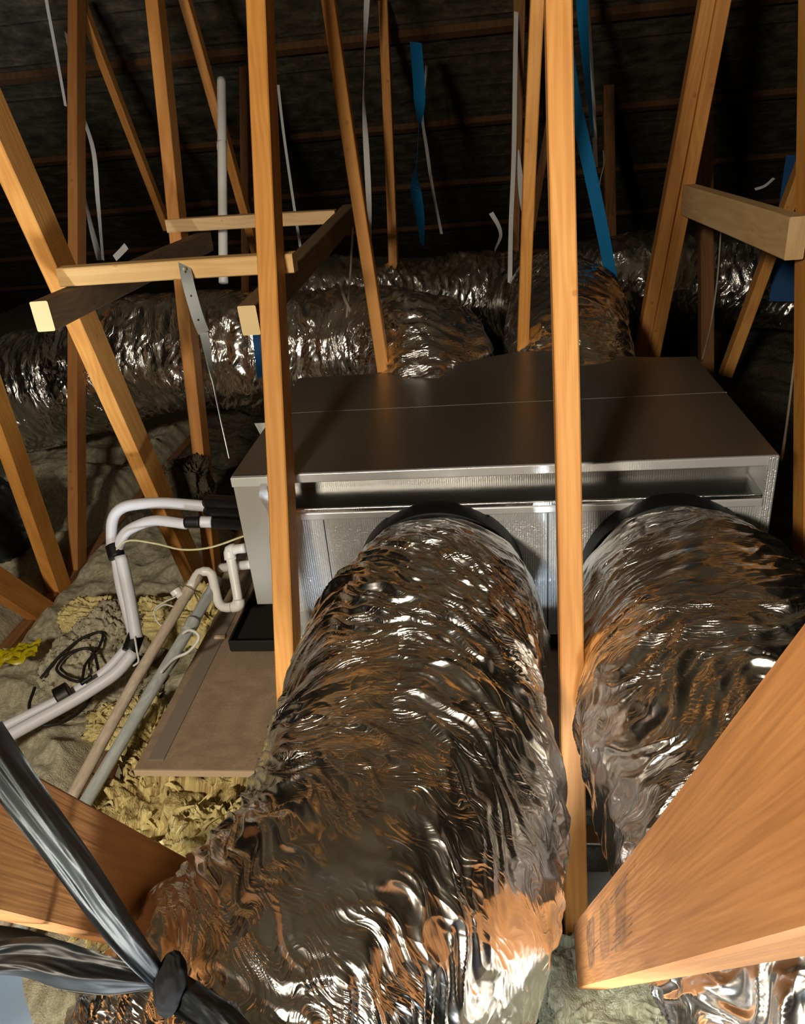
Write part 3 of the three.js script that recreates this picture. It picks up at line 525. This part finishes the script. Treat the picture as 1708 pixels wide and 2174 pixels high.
// ───────── drain pipes ─────────
{
  const t = thing('drain_pipe', 'dusty white plastic drain pipe with a U-shaped trap', 'pipe');
  mesh('trap', pipe([[-0.645, 0.611, -1.666], [-0.692, 0.601, -1.677], [-0.665, 0.478, -1.6], [-0.725, 0.462, -1.612], [-0.751, 0.54, -1.672], [-0.783, 0.543, -1.669], [-0.795, 0.522, -1.622]], 0.0125, 0.028), M.pvc, t);
  mesh('elbow', pipe([[-0.676, 0.603, -1.675], [-0.692, 0.601, -1.677], [-0.689, 0.579, -1.664]], 0.0155, 0.02), M.pvc, t); mesh('elbow', pipe([[-0.666, 0.493, -1.608], [-0.665, 0.478, -1.6], [-0.686, 0.474, -1.601]], 0.0145, 0.02), M.pvc, t);
  mesh('outlet', pipe([[-0.749, 0.511, -1.736], [-0.631, 0.568, -1.657]], 0.0125), M.pvc, t);
  mesh('long_pipe', pipe([[-0.784, 0.536, -1.659], [-0.801, 0.513, -1.605], [-0.856, 0.437, -1.366], [-0.916, 0.334, -1.1], [-0.965, 0.249, -0.891], [-0.986, 0.21, -0.777]], 0.0135, 0.01, 16), M.pvcDusty, t);
  mesh('vent_stub', pipe([[-0.802, 0.508, -1.591], [-0.827, 0.522, -1.606]], 0.0115), M.pvc, t);
  mesh('cap', pipe([[-0.823, 0.515, -1.603], [-0.831, 0.526, -1.608]], 0.0145), M.pvc, t);
  mesh('collar', pipe([[-0.797, 0.52, -1.621], [-0.806, 0.507, -1.601]], 0.016), M.pvcDusty, t);
}
{
  const t = thing('drain_pipe', 'blue-grey plastic drain pipe lying beside the dusty white one', 'pipe');
  mesh('long_pipe', pipe([[-0.746, 0.503, -1.687], [-0.766, 0.478, -1.513], [-0.81, 0.424, -1.331], [-0.879, 0.334, -1.094], [-0.924, 0.255, -0.888], [-0.945, 0.216, -0.775]], 0.0145, 0.01, 16), M.pvcGrey, t);
  mesh('coupling', pipe([[-0.762, 0.484, -1.533], [-0.769, 0.472, -1.498]], 0.0175), M.pvcGrey, t);
}
// cables and loops
solo('white_cable', mergeGeometries([cable([[-0.83, 0.509, -1.599], [-0.868, 0.493, -1.597], [-0.898, 0.467, -1.602], [-0.896, 0.435, -1.597], [-0.874, 0.415, -1.59]], 0.002), cable([[-0.833, 0.487, -1.588], [-0.864, 0.489, -1.595], [-0.891, 0.472, -1.595]], 0.002)]), M.wireWhite, 'thin white cable loops left of the drain pipes below the vent stub', 'cable');
solo('white_cable', cable([[-0.769, 0.487, -1.472], [-0.749, 0.499, -1.469], [-0.725, 0.494, -1.459], [-0.723, 0.484, -1.454], [-0.745, 0.464, -1.429], [-0.774, 0.459, -1.411], [-0.791, 0.456, -1.362]], 0.0038), M.wireWhite, 'white cable curling out from under the blue-grey drain pipe', 'cable');
solo('black_cable', cable([[-1.306, 0.225, -1.625], [-1.274, 0.251, -1.7], [-1.231, 0.263, -1.769], [-1.19, 0.259, -1.795], [-1.177, 0.248, -1.746], [-1.188, 0.238, -1.671], [-1.173, 0.233, -1.602], [-1.26, 0.245, -1.642], [-1.241, 0.26, -1.698], [-1.197, 0.253, -1.723], [-1.145, 0.248, -1.659], [-1.105, 0.249, -1.575], [-1.108, 0.233, -1.498], [-1.138, 0.24, -1.43], [-1.189, 0.255, -1.407], [-1.243, 0.259, -1.47], [-1.263, 0.265, -1.538]], 0.0042), M.cable, 'thin black cable coiled over grey insulation beside the taped pipes', 'cable');
{
  const m = new THREE.MeshStandardMaterial({ color: 0xb8a814, roughness: 0.35, side: THREE.DoubleSide });
  const p = [], uv = [], ix = [], c = [-1.447, 0.22, -1.737];
  for (let i = 0; i <= 20; i++) for (let j = 0; j <= 14; j++) { const a = i / 20 - 0.5, b = j / 14 - 0.5; p.push(c[0] + a * 0.12 + b * 0.02, c[1] + 0.02 * ridge(a * 5, b * 5, 3) - 0.004, c[2] + b * 0.09 - a * 0.05); uv.push(a, b); if (i < 20 && j < 14) { const q = i * 15 + j; ix.push(q, q + 1, q + 15, q + 1, q + 16, q + 15); } }
  solo('plastic_wrapper', geo(p, uv, ix), m, 'crumpled yellow plastic wrapper on the grey insulation at the left edge', 'wrapper');
}

// ───────── insulation ─────────
function fluff(label, c, sx, sy, sz, o) {
  const g = new THREE.SphereGeometry(1, o.seg || 90, Math.round((o.seg || 90) * 0.6)), p = g.attributes.position, uv = [], s = o.seed, R = o.rough ?? 0.25, ca = Math.cos(o.turn || 0), sa = Math.sin(o.turn || 0);
  const sq = (v) => Math.sign(v) * Math.pow(Math.abs(v), o.square || 0.6);
  for (let i = 0; i < p.count; i++) {
    const a = p.getX(i), b = p.getY(i), d = p.getZ(i);
    const n = N3(a * 2 + s, b * 2, d * 2) * 0.8 + ridge(a * 4, b * 4 + s, d * 4) * 0.55 + ridge(a * 9 + s, b * 9, d * 9) * 0.3 + N3(a * 22, b * 22 + s, d * 22) * 0.18;
    const k = 1 + R * (n - 0.4);
    const x = sq(a) * sx * k, z = sq(d) * sz * k, y = Math.max(-1, sq(b)) * sy * (1 + R * 1.6 * (n - 0.4));
    p.setXYZ(i, c[0] + x * ca + z * sa, Math.max(c[1] - sy * 0.9, c[1] + y), c[2] - x * sa + z * ca);
    uv.push((x * ca + z * sa) * 2, (z * ca - x * sa + y) * 2);
  }
  g.setAttribute('uv', new THREE.BufferAttribute(new Float32Array(uv), 2)); g.computeVertexNormals();
  const m = solo('insulation_batt', g, o.mat, label, 'insulation'), nn = g.attributes.normal, list = [];
  for (let q = 0; q < (o.fibres || 0); q++) {               // loose curls of glass wool
    const i = Math.floor(rnd() * p.count); if (nn.getY(i) < -0.1) continue;
    const b = new THREE.Vector3(p.getX(i), p.getY(i), p.getZ(i)), n = new THREE.Vector3(nn.getX(i), nn.getY(i), nn.getZ(i)), d = new THREE.Vector3(rnd() - 0.5, rnd() * 0.3, rnd() - 0.5).multiplyScalar(0.07);
    const w = new THREE.Vector3(rnd() - 0.5, rnd() - 0.5, rnd() - 0.5).normalize().multiplyScalar(0.0012 + rnd() * 0.0045), h = 0.006 + rnd() * 0.014, pos = [], ix = [], u2 = [];
    for (let k = 0; k <= 6; k++) { const e = k / 6, c = b.clone().addScaledVector(d, e).addScaledVector(n, h * Math.sin(e * 3.1) - 0.002), ww = Math.sin(0.25 + e * 2.6); for (const r of [-1, 1]) { pos.push(c.x + w.x * r * ww, c.y + w.y * r * ww, c.z + w.z * r * ww); u2.push(rnd(), e * 0.1); } if (k < 6) { const a = k * 2; ix.push(a, a + 1, a + 2, a + 1, a + 3, a + 2); } }
    list.push(geo(pos, u2, ix));
  }
  if (list.length) { const f = mesh('loose_fibres', mergeGeometries(list), M.fibre, m); f.userData.kind = 'stuff'; }
  return m;
}
function blanket(label, x0, x1, d0, d1, y, o) {
  const nx = 70, nz = Math.round((d1 - d0) / (x1 - x0) * 70), pos = [], uv = [], idx = [], s = o.seed, W = nx + 3;
  for (let i = -1; i <= nz + 1; i++) for (let j = -1; j <= nx + 1; j++) {
    const a = Math.min(nx, Math.max(0, j)) / nx, b = Math.min(nz, Math.max(0, i)) / nz, x = x0 + (x1 - x0) * a, d = d0 + (d1 - d0) * b, e = Math.min(1, Math.min(a, 1 - a) * 8 * (x1 - x0) / 0.6 + 0.15);
    const h = N3(x * 2.5 + s, d * 2.5, s) * 0.06 + ridge(x * 4, d * 4, s) * 0.035 + ridge(x * 10, d * 10, s + 2) * 0.014 + N3(x * 30, d * 30, s) * 0.006;
    const skirt = i < 0 || j < 0 || i > nz || j > nx;
    pos.push(x, skirt ? 0.002 : 0.01 + (y + h) * Math.pow(e, 0.5), -d); uv.push(x * 2, d * 2);
  }
  for (let i = 0; i < nz + 2; i++) for (let j = 0; j < W - 1; j++) { const a = i * W + j; idx.push(a, a + 1, a + W, a + 1, a + W + 1, a + W); }
  return solo('insulation_blanket', geo(pos, uv, idx), o.mat, label, 'insulation');
}
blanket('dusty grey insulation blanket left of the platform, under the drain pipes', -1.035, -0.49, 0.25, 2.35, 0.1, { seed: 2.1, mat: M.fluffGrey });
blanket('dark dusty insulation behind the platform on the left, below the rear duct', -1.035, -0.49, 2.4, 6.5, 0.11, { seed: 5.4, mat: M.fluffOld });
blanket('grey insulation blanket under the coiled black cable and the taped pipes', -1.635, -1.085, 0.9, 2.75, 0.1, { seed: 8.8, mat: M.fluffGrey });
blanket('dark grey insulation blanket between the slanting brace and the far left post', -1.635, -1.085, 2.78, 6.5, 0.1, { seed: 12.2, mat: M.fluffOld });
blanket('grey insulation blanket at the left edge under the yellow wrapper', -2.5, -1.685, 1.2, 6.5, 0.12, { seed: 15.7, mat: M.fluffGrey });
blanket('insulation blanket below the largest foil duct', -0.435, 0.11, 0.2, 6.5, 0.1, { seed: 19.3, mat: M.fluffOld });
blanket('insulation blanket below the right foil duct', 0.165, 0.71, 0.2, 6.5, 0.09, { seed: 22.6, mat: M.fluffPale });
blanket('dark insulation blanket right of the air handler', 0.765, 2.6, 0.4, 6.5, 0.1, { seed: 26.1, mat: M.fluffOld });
fluff('big fluffy yellow insulation batt in front of the particleboard platform', [-0.67, 0.2, -1.09], 0.23, 0.11, 0.19, { seed: 3.2, mat: M.fluffBrown, rough: 0.42, seg: 200, fibres: 420 });
fluff('bright yellow tuft on top of the big fluffy batt, beside the largest duct', [-0.583, 0.3, -0.995], 0.085, 0.06, 0.085, { seed: 31.2, mat: M.fluffYellow, rough: 0.5, fibres: 90 });
fluff('pale yellow insulation piece at the foot of the far left fan of braces', [-1.34, 0.17, -1.994], 0.1, 0.05, 0.06, { seed: 4.4, mat: M.fluffYellow, rough: 0.3 });
fluff('pale yellow insulation piece right of the white insulated pipes', [-1.098, 0.17, -1.978], 0.1, 0.055, 0.08, { seed: 6.9, mat: M.fluffYellow, rough: 0.3 });
fluff('golden insulation lump between the drain pipes and the platform corner', [-0.948, 0.2, -1.947], 0.075, 0.08, 0.09, { seed: 9.3, mat: M.fluffYellow, rough: 0.35 });
fluff('round grey insulation lump inside the coil of black cable', [-1.253, 0.17, -1.753], 0.12, 0.07, 0.12, { seed: 14.1, mat: M.fluffGrey, rough: 0.25, square: 0.9 });
fluff('brownish insulation lump behind the coil of black cable', [-1.217, 0.18, -1.88], 0.1, 0.08, 0.1, { seed: 17.7, mat: M.fluffGrey, rough: 0.3, square: 0.85 });
fluff('torn yellow insulation tuft left of the drain pipes, below the coil of cable', [-1.036, 0.14, -1.546], 0.095, 0.035, 0.055, { seed: 21.9, mat: M.fluffYellow, rough: 0.5, turn: 0.3, fibres: 90 });
fluff('small yellow insulation tuft right of the drain pipes, beside the painted shade strip', [-0.915, 0.2, -1.432], 0.06, 0.05, 0.08, { seed: 25.5, mat: M.fluffYellow, rough: 0.45 });
fluff('flat grey insulation piece under the taped pipes beside the drain pipes', [-1.171, 0.12, -1.667], 0.17, 0.05, 0.12, { seed: 28.3, mat: M.fluffGrey, rough: 0.25 });
fluff('small mossy insulation lump on the foot of the slanting brace', [-1.088, 0.47, -2.405], 0.07, 0.07, 0.07, { seed: 33.1, mat: M.fluffOld, rough: 0.35 });
fluff('whitish insulation lump below the end of the printed brace', [0.173, 0.14, -0.82], 0.13, 0.06, 0.1, { seed: 36.4, mat: M.fluffPale, rough: 0.3 });
fluff('pale insulation lump at the bottom edge between the two front ducts', [0.105, 0.1, -0.865], 0.09, 0.06, 0.09, { seed: 38.8, mat: M.fluffPale, rough: 0.35 });
{
  const g = new THREE.SphereGeometry(0.13, 60, 40), p = g.attributes.position, c = [-1.886, 0.318, -2.443];
  for (let i = 0; i < p.count; i++) { const a = p.getX(i) * 9, b = p.getY(i) * 9, d = p.getZ(i) * 9, k = 0.85 + 0.3 * ridge(a, b, d) + 0.1 * ridge(a * 3, b * 3, d * 3); p.setXYZ(i, c[0] + p.getX(i) * k, c[1] + p.getY(i) * k * 1.1, c[2] + p.getZ(i) * k); }
  g.computeVertexNormals();
  solo('plastic_bag', g, M.plastic, 'crumpled black plastic bag at the left edge behind the leaning brace', 'bag');
}

// ───────── black plastic straps around the front duct ─────────
function folded(pts, w, folds, seed, turn) {
  const c = smooth(pts), n = 110, m = 28, pos = [], uv = [], idx = [], L = c.getLength();
  for (let i = 0; i <= n; i++) {
    const s = i / n, p = c.getPointAt(s), t = c.getTangentAt(s), e = EYE.clone().sub(p).normalize(), u = t.clone().cross(e).normalize(), q = u.clone().cross(t).normalize(), wd = typeof w === 'function' ? w(s) : w;
    for (let j = 0; j <= m; j++) {
      const a = j / m - 0.5, x = a * wd, y = wd * (0.16 * Math.cos(a * Math.PI) + 0.1 * Math.sin(a * folds + seed + s * turn) + 0.05 * N3(a * 5, s * 6, seed) + 0.05 * ridge(a * 7, s * 3, seed));
      pos.push(p.x + u.x * x + q.x * y, p.y + u.y * x + q.y * y, p.z + u.z * x + q.z * y); uv.push(x, s * L);
      if (i < n && j < m) { const k = i * (m + 1) + j; idx.push(k, k + 1, k + m + 1, k + 1, k + m + 2, k + m + 1); }
    }
  }
  return geo(pos, uv, idx);
}
const KNOT = [-0.347, 0.805, -0.447];
{
  const t = thing('plastic_strap', 'folded black plastic strap tied around the front duct at the lower left', 'strap');
  mesh('strap_end', folded([[-0.376, 1.188, -0.391], [-0.369, 1.112, -0.398], [-0.367, 1.014, -0.416], [-0.362, 0.893, -0.434], [-0.354, 0.807, -0.447]], (s) => 0.03 - 0.012 * Math.pow(s, 6), 8, 1.2, 2.5), M.plastic, t);
  mesh('strap_end', folded([[-0.541, 0.839, -0.438], [-0.49, 0.829, -0.451], [-0.433, 0.811, -0.449], [-0.355, 0.797, -0.448]], (s) => 0.024 + 0.016 * Math.sin(s * 3.1) - 0.016 * Math.pow(s, 5), 9, 4.2, 3.5), M.plastic, t);
  const kg = new THREE.SphereGeometry(1, 40, 28), p = kg.attributes.position, c = [-0.34, 0.807, -0.443];
  for (let i = 0; i < p.count; i++) { const a = p.getX(i), b = p.getY(i), d = p.getZ(i), k = 1 + 0.12 * ridge(a * 2, b * 2, d * 2); p.setXYZ(i, c[0] + (a * 0.0155 + b * 0.003) * k, c[1] + b * 0.024 * k, c[2] + d * 0.018 * k - b * 0.012); }
  kg.computeVertexNormals(); mesh('knot', kg, M.matte, t);
  mesh('strap_end', folded([[-0.34, 0.79, -0.446], [-0.307, 0.793, -0.429], [-0.275, 0.793, -0.411], [-0.244, 0.78, -0.392]], 0.034, 9, 2.2, 1), M.plastic, t);
}
strap('grey_strap', 'blue-grey plastic strap hanging at the bottom left corner', [[-0.616, 0.679, -0.537], [-0.608, 0.652, -0.513], [-0.591, 0.62, -0.488]], 0.032, 0.2, M.plasticGrey, 'strap', 30);
solo('black_hose', pipe([[-0.637, 0.734, -0.529], [-0.576, 0.721, -0.531], [-0.556, 0.69, -0.54]], 0.017, 0.05, 18), M.cable, 'short black hose end at the lower left, above the lower plastic strap', 'hose');

// stamped print on the close brace
{
  const cv = document.createElement('canvas'); cv.width = 512; cv.height = 512; const g = cv.getContext('2d');
  g.fillStyle = '#000'; g.fillRect(0, 0, 512, 512);
  g.fillStyle = '#8a8a8a'; g.fillRect(90, 30, 84, 450); g.fillStyle = '#5a5a5a'; g.fillRect(220, 20, 74, 460); g.fillStyle = '#6a6a6a'; g.fillRect(330, 40, 60, 440);
  g.strokeStyle = '#d8d8d8'; g.lineWidth = 13; const line = (...p) => { g.beginPath(); g.moveTo(p[0], p[1]); for (let i = 2; i < p.length; i += 2) g.lineTo(p[i], p[i + 1]); g.stroke(); };
  line(150, 300, 215, 286); line(150, 336, 215, 322); line(300, 60, 400, 18); line(300, 100, 400, 58); line(318, 350, 420, 318); line(318, 400, 420, 360); line(300, 440, 420, 410);
  const im = g.getImageData(0, 0, 512, 512); for (let i = 0; i < im.data.length; i += 4) { const x = (i / 4) % 512, y = (i / 4 / 512) | 0, k = 0.55 + 0.6 * N3(x * 0.06, y * 0.012, 3); for (let q = 0; q < 3; q++) im.data[i + q] = Math.max(0, Math.min(255, im.data[i + q] * k)); } g.putImageData(im, 0, 0);
  const mt = new THREE.MeshStandardMaterial({ color: 0x4a443e, roughness: 0.8, alphaMap: new THREE.CanvasTexture(cv), transparent: true });
  const q = [[0.111, 0.367, -0.819], [0.111, 0.268, -0.8], [0.111, 0.988, -0.39], [0.111, 1.066, -0.416]].map(V);
  const gq = geo([q[0].x, q[0].y, q[0].z, q[1].x, q[1].y, q[1].z, q[2].x, q[2].y, q[2].z, q[3].x, q[3].y, q[3].z], [0, 1, 0, 0, 1, 0, 1, 1], [0, 1, 2, 0, 2, 3]);
  const brace = scene.getObjectByName('timber_brace'); const pm = mesh('stamped_print', gq, mt, brace); pm.userData.label = 'grey stamped print';
}
renderer.render(scene, camera);
